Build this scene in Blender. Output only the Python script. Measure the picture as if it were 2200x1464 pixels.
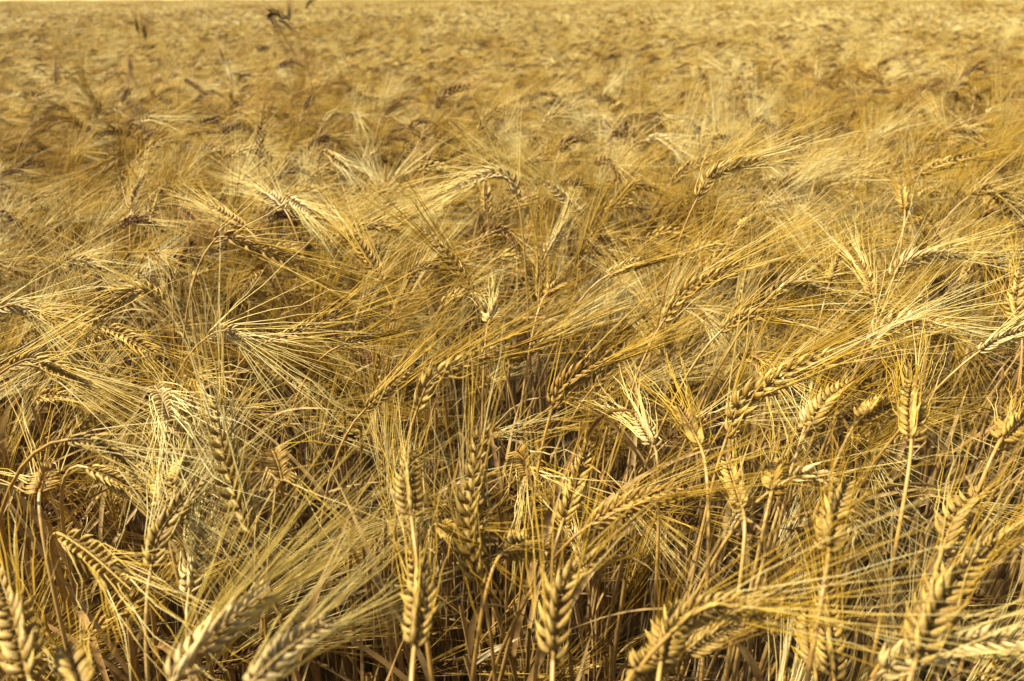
import bpy, math, random
import numpy as np
from mathutils import Vector, Matrix, Euler

# ------------------------------------------------------------------ clear
for o in list(bpy.data.objects):
    bpy.data.objects.remove(o)
scene = bpy.context.scene
SC = scene.collection
R = math.radians

# ------------------------------------------------------------------ camera
CAM_Z = 1.32
PITCH = 26.86
cd = bpy.data.cameras.new('camera')
cam = bpy.data.objects.new('camera', cd)
SC.objects.link(cam)
cam.location = (0, 0, CAM_Z)
cam.rotation_euler = (Matrix.Rotation(R(90 - PITCH), 4, 'X') @ Matrix.Rotation(R(-0.22), 4, 'Z')).to_euler()
cd.lens = 24
cd.sensor_width = 36
cd.clip_start = 0.02
cd.clip_end = 4000
cd.dof.use_dof = True
cd.dof.focus_distance = 0.70
cd.dof.aperture_fstop = 6.7
scene.camera = cam

# ------------------------------------------------------------------ world, sun, exposure
SUN_EL, SUN_AZ = 58, -80          # azimuth from +Y (view direction), positive to the right
w = bpy.data.worlds.new('World')
scene.world = w
w.use_nodes = True
nt = w.node_tree
bg = nt.nodes['Background']
sky = nt.nodes.new('ShaderNodeTexSky')
sky.sky_type = 'NISHITA'
sky.sun_disc = False
sky.sun_elevation = R(SUN_EL)
sky.sun_rotation = R(SUN_AZ)
sky.dust_density = 4.0
sky.air_density = 1.0
sky.ozone_density = 1.0
nt.links.new(sky.outputs[0], bg.inputs['Color'])
bg.inputs['Strength'].default_value = 0.05
sl = bpy.data.lights.new('sun', 'SUN')
sl.energy = 5.0
sl.angle = R(3.0)
sl.color = (1.0, 0.93, 0.80)
so = bpy.data.objects.new('sun', sl)
SC.objects.link(so)
sd = Vector((math.sin(R(SUN_AZ)) * math.cos(R(SUN_EL)), math.cos(R(SUN_AZ)) * math.cos(R(SUN_EL)), math.sin(R(SUN_EL))))
so.rotation_euler = sd.to_track_quat('Z', 'Y').to_euler()
so.location = (0, 0, 20)

scene.view_settings.view_transform = 'Standard'
scene.view_settings.look = 'None'
scene.view_settings.exposure = 1.3
scene.view_settings.gamma = 1.0
scene.view_settings.use_curve_mapping = False
scene.render.engine = 'CYCLES'
scene.cycles.max_bounces = 4
scene.cycles.diffuse_bounces = 1
scene.cycles.glossy_bounces = 1
scene.cycles.transmission_bounces = 2
scene.cycles.use_denoising = True
scene.cycles.caustics_reflective = False
scene.cycles.caustics_refractive = False

rng = np.random.default_rng(11)
random.seed(5)

# ------------------------------------------------------------------ materials
def new_mat(name):
    m = bpy.data.materials.new(name)
    m.use_nodes = True
    n = m.node_tree
    for x in list(n.nodes):
        n.nodes.remove(x)
    return m, n

def straw_mat(name, ramp, rough=0.55, trans=0.25, field=0.35, grain=None, spec=0.3, low=None, obj_rand=0.5, streak=False):
    """dry plant matter: colour drawn per piece from a ramp, drifting slowly over the field"""
    m, n = new_mat(name)
    N, L = n.nodes.new, n.links.new
    out = N('ShaderNodeOutputMaterial')
    geo = N('ShaderNodeNewGeometry')
    oi = N('ShaderNodeObjectInfo')
    nz = N('ShaderNodeTexNoise'); nz.inputs['Scale'].default_value = 2.2; nz.inputs['Detail'].default_value = 3
    L(geo.outputs['Position'], nz.inputs['Vector'])
    a = N('ShaderNodeMath'); a.operation = 'MULTIPLY_ADD'
    L(oi.outputs['Random'], a.inputs[0]); a.inputs[1].default_value = obj_rand
    mi = N('ShaderNodeMath'); mi.operation = 'MULTIPLY'; L(geo.outputs['Random Per Island'], mi.inputs[0]); mi.inputs[1].default_value = 1 - obj_rand
    L(mi.outputs[0], a.inputs[2])
    fz = N('ShaderNodeMapRange'); L(nz.outputs['Fac'], fz.inputs['Value'])
    fz.inputs['From Min'].default_value = 0.3; fz.inputs['From Max'].default_value = 0.7
    fz.inputs['To Min'].default_value = -field; fz.inputs['To Max'].default_value = field
    s = N('ShaderNodeMath'); s.operation = 'ADD'; s.use_clamp = True
    L(a.outputs[0], s.inputs[0]); L(fz.outputs[0], s.inputs[1])
    cr = N('ShaderNodeValToRGB')
    e = cr.color_ramp.elements
    while len(e) < len(ramp):
        e.new(0.5)
    for k, c in enumerate(ramp):
        e[k].position = k / (len(ramp) - 1)
        e[k].color = (*c, 1)
    L(s.outputs[0], cr.inputs[0])
    col = cr.outputs['Color']
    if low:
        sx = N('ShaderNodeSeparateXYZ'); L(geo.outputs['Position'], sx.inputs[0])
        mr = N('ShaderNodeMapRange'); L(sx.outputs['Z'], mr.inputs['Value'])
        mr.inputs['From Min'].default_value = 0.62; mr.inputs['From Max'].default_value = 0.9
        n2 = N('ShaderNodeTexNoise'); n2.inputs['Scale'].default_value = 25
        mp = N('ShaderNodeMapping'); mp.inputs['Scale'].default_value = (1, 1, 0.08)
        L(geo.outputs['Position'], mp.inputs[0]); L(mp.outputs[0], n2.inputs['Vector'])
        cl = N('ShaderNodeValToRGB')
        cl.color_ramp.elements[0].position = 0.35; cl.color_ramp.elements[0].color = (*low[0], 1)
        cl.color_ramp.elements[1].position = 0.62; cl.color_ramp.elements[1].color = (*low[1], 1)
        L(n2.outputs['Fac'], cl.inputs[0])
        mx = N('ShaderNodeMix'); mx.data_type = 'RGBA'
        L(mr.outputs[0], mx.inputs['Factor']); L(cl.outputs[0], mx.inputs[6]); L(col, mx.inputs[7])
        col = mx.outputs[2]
    if streak:
        ha = N('ShaderNodeAttribute'); ha.attribute_name = 'husk'
        hm = N('ShaderNodeMapping'); hm.inputs['Scale'].default_value = (3.2, 0.5, 40.0); L(ha.outputs['Vector'], hm.inputs[0])
        hr = N('ShaderNodeCombineXYZ'); hs = N('ShaderNodeMath'); hs.operation = 'MULTIPLY'; L(oi.outputs['Random'], hs.inputs[0]); hs.inputs[1].default_value = 57.0
        L(hs.outputs[0], hr.inputs[0]); L(hr.outputs[0], hm.inputs['Location'])
        hn = N('ShaderNodeTexNoise'); hn.inputs['Scale'].default_value = 1.6; hn.inputs['Detail'].default_value = 3; L(hm.outputs[0], hn.inputs['Vector'])
        hv = N('ShaderNodeMapRange'); L(hn.outputs['Fac'], hv.inputs['Value'])
        hv.inputs['From Min'].default_value = 0.33; hv.inputs['From Max'].default_value = 0.62; hv.inputs['To Min'].default_value = 0.42; hv.inputs['To Max'].default_value = 1.12
        hx = N('ShaderNodeSeparateXYZ'); L(ha.outputs['Vector'], hx.inputs[0])
        hz = N('ShaderNodeValToRGB'); L(hx.outputs['Y'], hz.inputs[0])      # husk foot browner, papery tip paler
        hz.color_ramp.elements[0].color = (0.66, 0.60, 0.50, 1); hz.color_ramp.elements[1].color = (1.22, 1.22, 1.15, 1)
        hq = N('ShaderNodeVectorMath'); hq.operation = 'MULTIPLY'; L(col, hq.inputs[0]); L(hz.outputs[0], hq.inputs[1])
        hp = N('ShaderNodeVectorMath'); hp.operation = 'SCALE'; L(hq.outputs[0], hp.inputs[0]); L(hv.outputs[0], hp.inputs['Scale'])
        col = hp.outputs[0]
        bmp = N('ShaderNodeBump'); bmp.inputs['Strength'].default_value = 0.5; bmp.inputs['Distance'].default_value = 0.0006; L(hn.outputs['Fac'], bmp.inputs['Height'])
    if grain:
        n3 = N('ShaderNodeTexNoise'); n3.inputs['Scale'].default_value = grain[0]; n3.inputs['Detail'].default_value = 4
        L(geo.outputs['Position'], n3.inputs['Vector'])
        c3 = N('ShaderNodeMapRange'); L(n3.outputs['Fac'], c3.inputs['Value'])
        c3.inputs['From Min'].default_value = 0.28; c3.inputs['From Max'].default_value = 0.5
        c3.inputs['To Min'].default_value = grain[1]; c3.inputs['To Max'].default_value = 1.0
        m3 = N('ShaderNodeVectorMath'); m3.operation = 'SCALE'
        L(col, m3.inputs[0]); L(c3.outputs[0], m3.inputs['Scale'])
        col = m3.outputs[0]
    p = N('ShaderNodeBsdfPrincipled')
    L(col, p.inputs['Base Color'])
    if streak:
        L(bmp.outputs[0], p.inputs['Normal'])
    p.inputs['Roughness'].default_value = rough
    p.inputs['Specular IOR Level'].default_value = spec
    if trans > 0:
        t = N('ShaderNodeBsdfTranslucent'); L(col, t.inputs['Color'])
        ms = N('ShaderNodeMixShader'); ms.inputs[0].default_value = trans
        L(p.outputs[0], ms.inputs[1]); L(t.outputs[0], ms.inputs[2]); L(ms.outputs[0], out.inputs[0])
    else:
        L(p.outputs[0], out.inputs[0])
    return m

M = {}
M['awn'] = straw_mat('straw_awn', [(0.22, 0.11, 0.006), (0.64, 0.405, 0.045), (0.95, 0.83, 0.40)], 0.55, 0.36, 0.45, spec=0.15, obj_rand=0.45)
M['awn_pale'] = straw_mat('pale_awn', [(0.62, 0.45, 0.09), (0.84, 0.67, 0.23), (0.95, 0.83, 0.40)], 0.55, 0.32, 0.15, spec=0.15)
M['awn_dark'] = straw_mat('brown_awn', [(0.24, 0.12, 0.02), (0.40, 0.22, 0.04), (0.52, 0.32, 0.08)], 0.5, 0.25, 0.1)
M['grain'] = straw_mat('golden_grain', [(0.30, 0.165, 0.022), (0.53, 0.335, 0.062), (0.76, 0.55, 0.16)], 0.5, 0.08, 0.2, grain=(420, 0.5), streak=True)
M['grain_pale'] = straw_mat('pale_grain', [(0.52, 0.36, 0.11), (0.70, 0.52, 0.20), (0.84, 0.68, 0.34)], 0.5, 0.1, 0.1, grain=(420, 0.6), streak=True)
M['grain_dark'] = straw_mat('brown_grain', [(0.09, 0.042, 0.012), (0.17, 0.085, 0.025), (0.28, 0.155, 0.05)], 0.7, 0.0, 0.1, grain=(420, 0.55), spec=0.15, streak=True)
M['grain_olive_shaded'] = straw_mat('shaded_olive_grain', [(0.22, 0.13, 0.02), (0.39, 0.25, 0.05), (0.58, 0.41, 0.11)], 0.55, 0.05, 0.1, grain=(420, 0.45), streak=True)  # olive grain darkened: shading of the nearest ears put into its colour
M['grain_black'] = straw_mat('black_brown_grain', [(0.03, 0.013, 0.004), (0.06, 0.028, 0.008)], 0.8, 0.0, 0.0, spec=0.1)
M['grain_yellow'] = straw_mat('ochre_grain', [(0.32, 0.165, 0.025), (0.48, 0.285, 0.055), (0.62, 0.42, 0.12)], 0.5, 0.1, 0.1, grain=(420, 0.5), streak=True)
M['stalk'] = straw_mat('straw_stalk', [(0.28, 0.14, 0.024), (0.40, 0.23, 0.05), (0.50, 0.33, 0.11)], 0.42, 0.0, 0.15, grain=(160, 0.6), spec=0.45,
                       low=((0.15, 0.082, 0.028), (0.38, 0.265, 0.125)))  # lower straw: own beige tone, darkened to paint in shade deep in the crop
M['leaf'] = straw_mat('dry_leaf', [(0.15, 0.068, 0.014), (0.28, 0.15, 0.035), (0.44, 0.30, 0.11)], 0.6, 0.25, 0.1, grain=(90, 0.35))
M['leaf_pale'] = straw_mat('bleached_leaf', [(0.52, 0.38, 0.18), (0.60, 0.46, 0.25)], 0.6, 0.25, 0.0, grain=(90, 0.6))

def soil_mat():
    m, n = new_mat('soil')
    N, L = n.nodes.new, n.links.new
    out = N('ShaderNodeOutputMaterial'); p = N('ShaderNodeBsdfPrincipled')
    tc = N('ShaderNodeNewGeometry')
    nz = N('ShaderNodeTexNoise'); nz.inputs['Scale'].default_value = 30; nz.inputs['Detail'].default_value = 8
    L(tc.outputs['Position'], nz.inputs['Vector'])
    cr = N('ShaderNodeValToRGB')
    cr.color_ramp.elements[0].color = (0.035, 0.022, 0.012, 1); cr.color_ramp.elements[1].color = (0.10, 0.068, 0.04, 1)
    L(nz.outputs['Fac'], cr.inputs[0]); L(cr.outputs[0], p.inputs['Base Color'])
    p.inputs['Roughness'].default_value = 0.95
    b = N('ShaderNodeBump'); b.inputs['Strength'].default_value = 0.8; b.inputs['Distance'].default_value = 0.03
    L(nz.outputs['Fac'], b.inputs['Height']); L(b.outputs[0], p.inputs['Normal'])
    L(p.outputs[0], out.inputs[0])
    return m
M['soil'] = soil_mat()

def plain(name, col, rough):
    m, n = new_mat(name)
    out = n.nodes.new('ShaderNodeOutputMaterial'); p = n.nodes.new('ShaderNodeBsdfPrincipled')
    nz = n.nodes.new('ShaderNodeTexNoise'); nz.inputs['Scale'].default_value = 300
    cr = n.nodes.new('ShaderNodeValToRGB')
    cr.color_ramp.elements[0].color = (*[c * 0.6 for c in col], 1); cr.color_ramp.elements[1].color = (*[c * 1.4 for c in col], 1)
    n.links.new(nz.outputs['Fac'], cr.inputs[0]); n.links.new(cr.outputs[0], p.inputs['Base Color'])
    p.inputs['Roughness'].default_value = rough
    n.links.new(p.outputs[0], out.inputs[0])
    return m
M['beetle'] = plain('beetle_shell', (0.022, 0.008, 0.005), 0.65)

def far_mat():
    m, n = new_mat('far_crop')
    N, L = n.nodes.new, n.links.new
    out = N('ShaderNodeOutputMaterial'); p = N('ShaderNodeBsdfPrincipled'); g = N('ShaderNodeNewGeometry')
    mp = N('ShaderNodeMapping'); mp.inputs['Scale'].default_value = (0.25, 0.06, 0.25)
    nz = N('ShaderNodeTexNoise'); nz.inputs['Scale'].default_value = 1.0; nz.inputs['Detail'].default_value = 6
    L(g.outputs['Position'], mp.inputs[0]); L(mp.outputs[0], nz.inputs['Vector'])
    cr = N('ShaderNodeValToRGB')
    cr.color_ramp.elements[0].position = 0.3; cr.color_ramp.elements[0].color = (0.40, 0.27, 0.09, 1)
    cr.color_ramp.elements[1].position = 0.7; cr.color_ramp.elements[1].color = (0.56, 0.41, 0.17, 1)
    L(nz.outputs['Fac'], cr.inputs[0]); L(cr.outputs[0], p.inputs['Base Color']); p.inputs['Roughness'].default_value = 0.9
    L(p.outputs[0], out.inputs[0])
    return m
M['far'] = far_mat()

# ------------------------------------------------------------------ mesh helpers
class MB:
    """collects vertices, polygons and material slots; build() makes one mesh"""
    def __init__(s):
        s.v = []; s.f = []; s.m = []; s.n = 0; s.h = []
    def add(s, verts, faces, mat=0, husk=None):
        s.v.append(np.asarray(verts, float)); s.f.append(np.asarray(faces, int) + s.n)
        s.m.append(np.full(len(faces), mat)); s.n += len(verts)
        s.h.append(np.zeros((len(verts), 3)) if husk is None else husk)
    def mesh(s, name, mats, smooth=True):
        me = bpy.data.meshes.new(name)
        V = np.concatenate(s.v)
        me.vertices.add(len(V)); me.vertices.foreach_set('co', V.astype(np.float32).ravel())
        tot = [f.shape for f in s.f]
        loops = np.concatenate([f.ravel() for f in s.f])
        ln = np.concatenate([np.full(a, b) for a, b in tot])
        st = np.concatenate([[0], np.cumsum(ln)[:-1]])
        me.loops.add(len(loops)); me.loops.foreach_set('vertex_index', loops.astype(np.int32))
        me.polygons.add(len(ln)); me.polygons.foreach_set('loop_start', st.astype(np.int32))
        for m in mats:
            me.materials.append(m)
        me.polygons.foreach_set('material_index', np.concatenate(s.m).astype(np.int32))
        me.polygons.foreach_set('use_smooth', np.full(len(ln), smooth))
        if any(len(h) and h.any() for h in s.h):
            at = me.attributes.new('husk', 'FLOAT_VECTOR', 'POINT'); at.data.foreach_set('vector', np.concatenate(s.h).astype(np.float32).ravel())
        me.update(calc_edges=True)
        return me

def unit(a):
    a = np.asarray(a, float)
    return a / (np.linalg.norm(a, axis=-1, keepdims=True) + 1e-12)

def frames(P, ref):
    """tangent and transported normal along a polyline"""
    P = np.asarray(P, float)
    T = unit(np.gradient(P, axis=0))
    U = np.zeros_like(T)
    u = np.asarray(ref, float)
    for i in range(len(P)):
        u = u - T[i] * np.dot(u, T[i])
        if np.linalg.norm(u) < 1e-6:
            u = np.cross(T[i], [0.3, 0.5, 0.8])
        u = unit(u); U[i] = u
    return T, U, np.cross(T, U)

def tube(mb, P, rad, sides=6, mat=0, ref=(0.31, 0.2, 0.93)):
    P = np.asarray(P, float); n = len(P)
    T, U, W = frames(P, ref)
    rad = np.broadcast_to(rad, (n,))
    a = np.arange(sides) * 2 * math.pi / sides
    V = P[:, None, :] + rad[:, None, None] * (np.cos(a)[None, :, None] * U[:, None, :] + np.sin(a)[None, :, None] * W[:, None, :])
    i = np.arange(n - 1)[:, None] * sides; j = np.arange(sides)[None, :]; k = (j + 1) % sides
    F = np.stack([i + j, i + k, i + sides + k, i + sides + j], -1).reshape(-1, 4)
    mb.add(V.reshape(-1, 3), F, mat)

def grain_template(sides, zs, rs):
    V = []; n = len(zs)
    for z, r in zip(zs, rs):
        for k in range(sides):
            a = 2 * math.pi * k / sides
            keel = 1.0 + (0.30 if k == 0 else 0.0)
            r_ = r * (0.84 if sides == 8 and k % 2 else 1.0)
            bow = 0.08 * math.sin(math.pi * min(1, z))    # back of the husk is fuller
            V.append((0.160 * r_ * math.sin(a), 0.128 * r_ * math.cos(a) * keel + bow, z))
    V.append((0, 0, -0.02)); V.append((0, 0.03, zs[-1] + 0.10))
    Q = []; Tt = []
    for i in range(n - 1):
        for k in range(sides):
            q = (k + 1) % sides
            Q.append((i * sides + k, i * sides + q, (i + 1) * sides + q, (i + 1) * sides + k))
    b, t = n * sides, n * sides + 1
    for k in range(sides):
        q = (k + 1) % sides
        Tt.append((b, q, k)); Tt.append((t, (n - 1) * sides + k, (n - 1) * sides + q))
    return np.array(V), np.array(Q), np.array(Tt)
G_HI = grain_template(8, [0.02, 0.14, 0.32, 0.54, 0.78, 1.02], [0.48, 0.88, 1.0, 0.78, 0.38, 0.10])
G_MID = grain_template(4, [0.1, 0.6], [0.9, 0.9])
G_LO = grain_template(5, [0.04, 0.35, 0.75, 1.0], [0.5, 1.0, 0.68, 0.16])

def catmull(P, n):
    P = [np.asarray(p, float) for p in P]
    if len(P) == 2:
        return np.array([P[0] + (P[1] - P[0]) * t for t in np.linspace(0, 1, n)])
    E = [2 * P[0] - P[1]] + P + [2 * P[-1] - P[-2]]
    out = []
    m = len(P) - 1
    for s in np.linspace(0, m, n * 3):
        i = min(int(s), m - 1); t = s - i
        a, b, c, d = E[i], E[i + 1], E[i + 2], E[i + 3]
        out.append(0.5 * (2 * b + (c - a) * t + (2 * a - 5 * b + 4 * c - d) * t * t + (3 * b - a - 3 * c + d) * t ** 3))
    out = np.array(out)
    d = np.concatenate([[0], np.cumsum(np.linalg.norm(np.diff(out, axis=0), axis=1))])
    q = np.linspace(0, d[-1], n)
    return np.stack([np.interp(q, d, out[:, k]) for k in range(3)], 1)

def ear_layout(axis, ref, rg, nodes=24, size=1.0, open_=1.0, spread=1.0, awn_len=0.125, awn_share=1.2):
    """places the grains (matrices) and awns (start, direction, bend, length) along the axis of an ear; v-side turns to ref"""
    n = len(axis)
    T, Vv, _ = frames(axis, ref)
    Uu = np.cross(Vv, T)
    grains = []; awns = []
    L = np.sum(np.linalg.norm(np.diff(axis, axis=0), axis=1))
    for i in range(nodes):
        s = (i + 0.3) / (nodes + 0.6)
        f = s * (n - 1); k = min(int(f), n - 2); q = f - k
        p = axis[k] * (1 - q) + axis[k + 1] * q
        t = unit(T[k] * (1 - q) + T[k + 1] * q); u = unit(Uu[k] * (1 - q) + Uu[k + 1] * q); v = np.cross(t, u)
        side = 1 if i % 2 else -1
        prof = 0.72 + 0.42 * math.sin(math.pi * min(1, s * 1.15 + 0.12)) ** 0.8
        if s > 0.85:
            prof *= 1 - (s - 0.85) * 1.5
        for fl in (-1, 1):
            if rg.random() < 0.04:
                continue
            a = R(rg.normal(28, 6) * open_)
            d = unit(t * math.cos(a) + u * side * math.sin(a) * 0.92 + v * fl * (0.30 * open_ + rg.normal(0, 0.05)))
            gl = size * 0.0132 * prof * rg.uniform(0.85, 1.15) * (L / 0.105) ** 0.6
            st = p + u * side * 0.0013 * size + v * fl * 0.0019 * size * prof
            y = unit(u * side * 0.75 + v * fl * 0.65); y = unit(y - d * np.dot(y, d)); x = np.cross(y, d)
            grains.append((st, x * gl * 1.02, y * gl * 1.05, d * gl))
            tip = st + d * gl * 0.97
            fan = rg.uniform(0.05, 0.45) * spread
            ad = unit(t * 1.0 + d * fan * 1.4 + rg.normal(0, 0.055, 3) * spread)
            al = awn_len * rg.uniform(0.72, 1.18) * (0.82 + 0.3 * math.sin(math.pi * (0.15 + 0.7 * s)))
            bend = (d - t) * rg.uniform(-0.15, 0.5) * 0.35 + rg.normal(0, 0.05, 3) + np.array([0, 0, -0.04])
            share = awn_share * (0.42 + 0.85 * s)
            if rg.random() < share:
                awns.append((tip, ad, bend, al))
            if rg.random() < share - 1:
                ad = unit(t * 1.0 + d * fan * rg.uniform(0.2, 2.4) + rg.normal(0, 0.09, 3) * spread)
                awns.append((st + d * gl * 0.8, ad, bend * rg.uniform(-1, 1.5), al * rg.uniform(0.6, 1.1)))
    return grains, awns

def add_grains(mb, grains, tpl, mat=0):
    V, Q, Tt = tpl
    for st, x, y, z in grains:
        W = st + V[:, 0:1] * x + V[:, 1:2] * y + V[:, 2:3] * z
        mb.add(W, Q, mat, husk=np.stack([V[:, 0] / 0.17, V[:, 2], np.full(len(V), mb.n * 0.0137 % 1)], 1))
        s0 = mb.n - len(V)
        mb.f.append(Tt + s0); mb.m.append(np.full(len(Tt), mat))

def add_awns(mb, awns, mat=0, r0=0.00042, seg=4, keep=1.0, rg=rng):
    for st, d, b, l in awns:
        if keep < 1 and rg.random() > keep:
            continue
        s = np.linspace(0, 1, seg + 1)[:, None]
        P = st + d * (l * s) + b * (l * s ** 2) + rg.normal(0, 0.017, (seg + 1, 3)) * l * s
        tube(mb, P, np.linspace(r0, r0 * 0.28, seg + 1), 3, mat)

def bez(a, b, c, d, n):
    t = np.linspace(0, 1, n)[:, None]
    return a * (1 - t) ** 3 + 3 * b * t * (1 - t) ** 2 + 3 * c * t * t * (1 - t) + d * t ** 3

def stalk_path(base, t0, rg, n=18, neck=0.11, ground=None):
    base = np.asarray(base, float)
    p1 = base - t0 * neck
    g = ground if ground is not None else np.array([p1[0] - t0[0] * 0.10 + rg.normal(0, 0.025), p1[1] - t0[1] * 0.10 + rg.normal(0, 0.025), 0.0])
    p2 = np.array([g[0] * 0.75 + p1[0] * 0.25, g[1] * 0.75 + p1[1] * 0.25, max(0.3, p1[2] * 0.62)])
    return bez(g, p2, p1, base, n)

def stalk_rad(n, top=0.0011, bot=0.0021):
    r = np.linspace(bot, top, n)
    for f in (0.3, 0.58):
        r[int(f * n)] *= 1.35
    return r

def add_leaf(mb, root, azim, rg, length=0.2, width=0.007, lift=0.9, droop=1.6, mat=0, n=11, curl=0.0):
    """dry strap leaf: leaves the stalk upward, bends over, twists and is folded along its midrib"""
    d = np.array([math.cos(azim), math.sin(azim), 0.0]); side = np.array([-d[1], d[0], 0])
    p = np.array(root, float); ang = lift; step = length / (n - 1)
    tw = rg.uniform(-2.2, 2.2); V = []
    for i in range(n):
        s = i / (n - 1)
        t = d * math.cos(ang) + np.array([0, 0, 1]) * math.sin(ang)
        nr = np.cross(t, side)
        a = tw * s
        wv = side * math.cos(a) + nr * math.sin(a); fold = -side * math.sin(a) + nr * math.cos(a)
        ww = width * (0.55 + 0.9 * s if s < 0.35 else (1 - s) ** 0.7 * 1.15) * 0.5
        V += [p - wv * ww + fold * ww * 0.5, p, p + wv * ww + fold * ww * 0.5]
        p = p + t * step
        ang -= droop / n * (1 + curl * s * 2) + rg.normal(0, 0.05)
    F = []
    for i in range(n - 1):
        for k in (0, 1):
            F.append((i * 3 + k, i * 3 + k + 1, i * 3 + k + 4, i * 3 + k + 3))
    mb.add(np.array(V), np.array(F), mat)

# ------------------------------------------------------------------ object helpers
def link(o, parent=None):
    SC.objects.link(o)
    if parent is not None:
        o.parent = parent
    return o

def empty(name, loc, label, cat, group=None):
    o = bpy.data.objects.new(name, None)
    o.empty_display_size = 0.02
    o.location = loc
    o['label'] = label; o['category'] = cat
    if group:
        o['group'] = group
    return link(o)

def part(name, me, parent, loc=(0, 0, 0)):
    o = bpy.data.objects.new(name, me)
    o.location = loc
    return link(o, parent)

# ------------------------------------------------------------------ setting: ground
def ground_mesh():
    mb = MB()
    xs = np.concatenate([[-900, -200, -60, -15], np.linspace(-4, 4, 60), [15, 60, 200, 900]])
    ys = np.concatenate([[-60, -10], np.linspace(-2, 6, 60), [15, 40, 120, 400, 1500]])
    X, Y = np.meshgrid(xs, ys, indexing='ij')
    near = (np.abs(X) < 4) & (Y > -2) & (Y < 6)
    Z = np.where(near, rng.normal(0, 0.012, X.shape), 0) - 0.012
    nx, ny = X.shape
    i = np.arange(nx - 1)[:, None] * ny + np.arange(ny - 1)[None, :]
    F = np.stack([i, i + ny, i + ny + 1, i + 1], -1).reshape(-1, 4)
    mb.add(np.stack([X, Y, Z], -1).reshape(-1, 3), F)
    return mb.mesh('ground', [M['soil']])
g = link(bpy.data.objects.new('ground', ground_mesh())); g['kind'] = 'structure'; g['label'] = 'dark soil under the wheat'

# far part of the field, where single plants merge: an uneven sheet at the height of the crop
def far_sheet():
    mb = MB()
    ys = 62 * (1.012 ** np.arange(260))
    us = np.linspace(-1.3, 1.3, 240)
    U, Y = np.meshgrid(us, ys, indexing='ij')
    X = U * Y
    Z = 0.84 + rng.normal(0, 0.06, X.shape) + 0.07 * np.sin(X * 0.21 + Y * 0.05) * np.sin(Y * 0.09)
    nx, ny = X.shape
    i = np.arange(nx - 1)[:, None] * ny + np.arange(ny - 1)[None, :]
    F = np.stack([i, i + ny, i + ny + 1, i + 1], -1).reshape(-1, 4)
    mb.add(np.stack([X, Y, Z], -1).reshape(-1, 3), F)
    return mb.mesh('far_field', [M['far']])
g = link(bpy.data.objects.new('field', far_sheet())); g['kind'] = 'structure'; g['label'] = 'far part of the wheat field'

# ------------------------------------------------------------------ pixel -> point in the field (photo is 2200 x 1464)
bpy.context.view_layer.update()
CM = np.array(cam.matrix_world)
FPX = 2200 * cd.lens / cd.sensor_width
def ray(px, py):
    c = np.array([(px - 1100) / FPX, -(py - 732) / FPX, -1.0])
    return CM[:3, :3] @ c                      # unit depth along the lens axis
CAMP = CM[:3, 3]
CANOPY = 0.995

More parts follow.
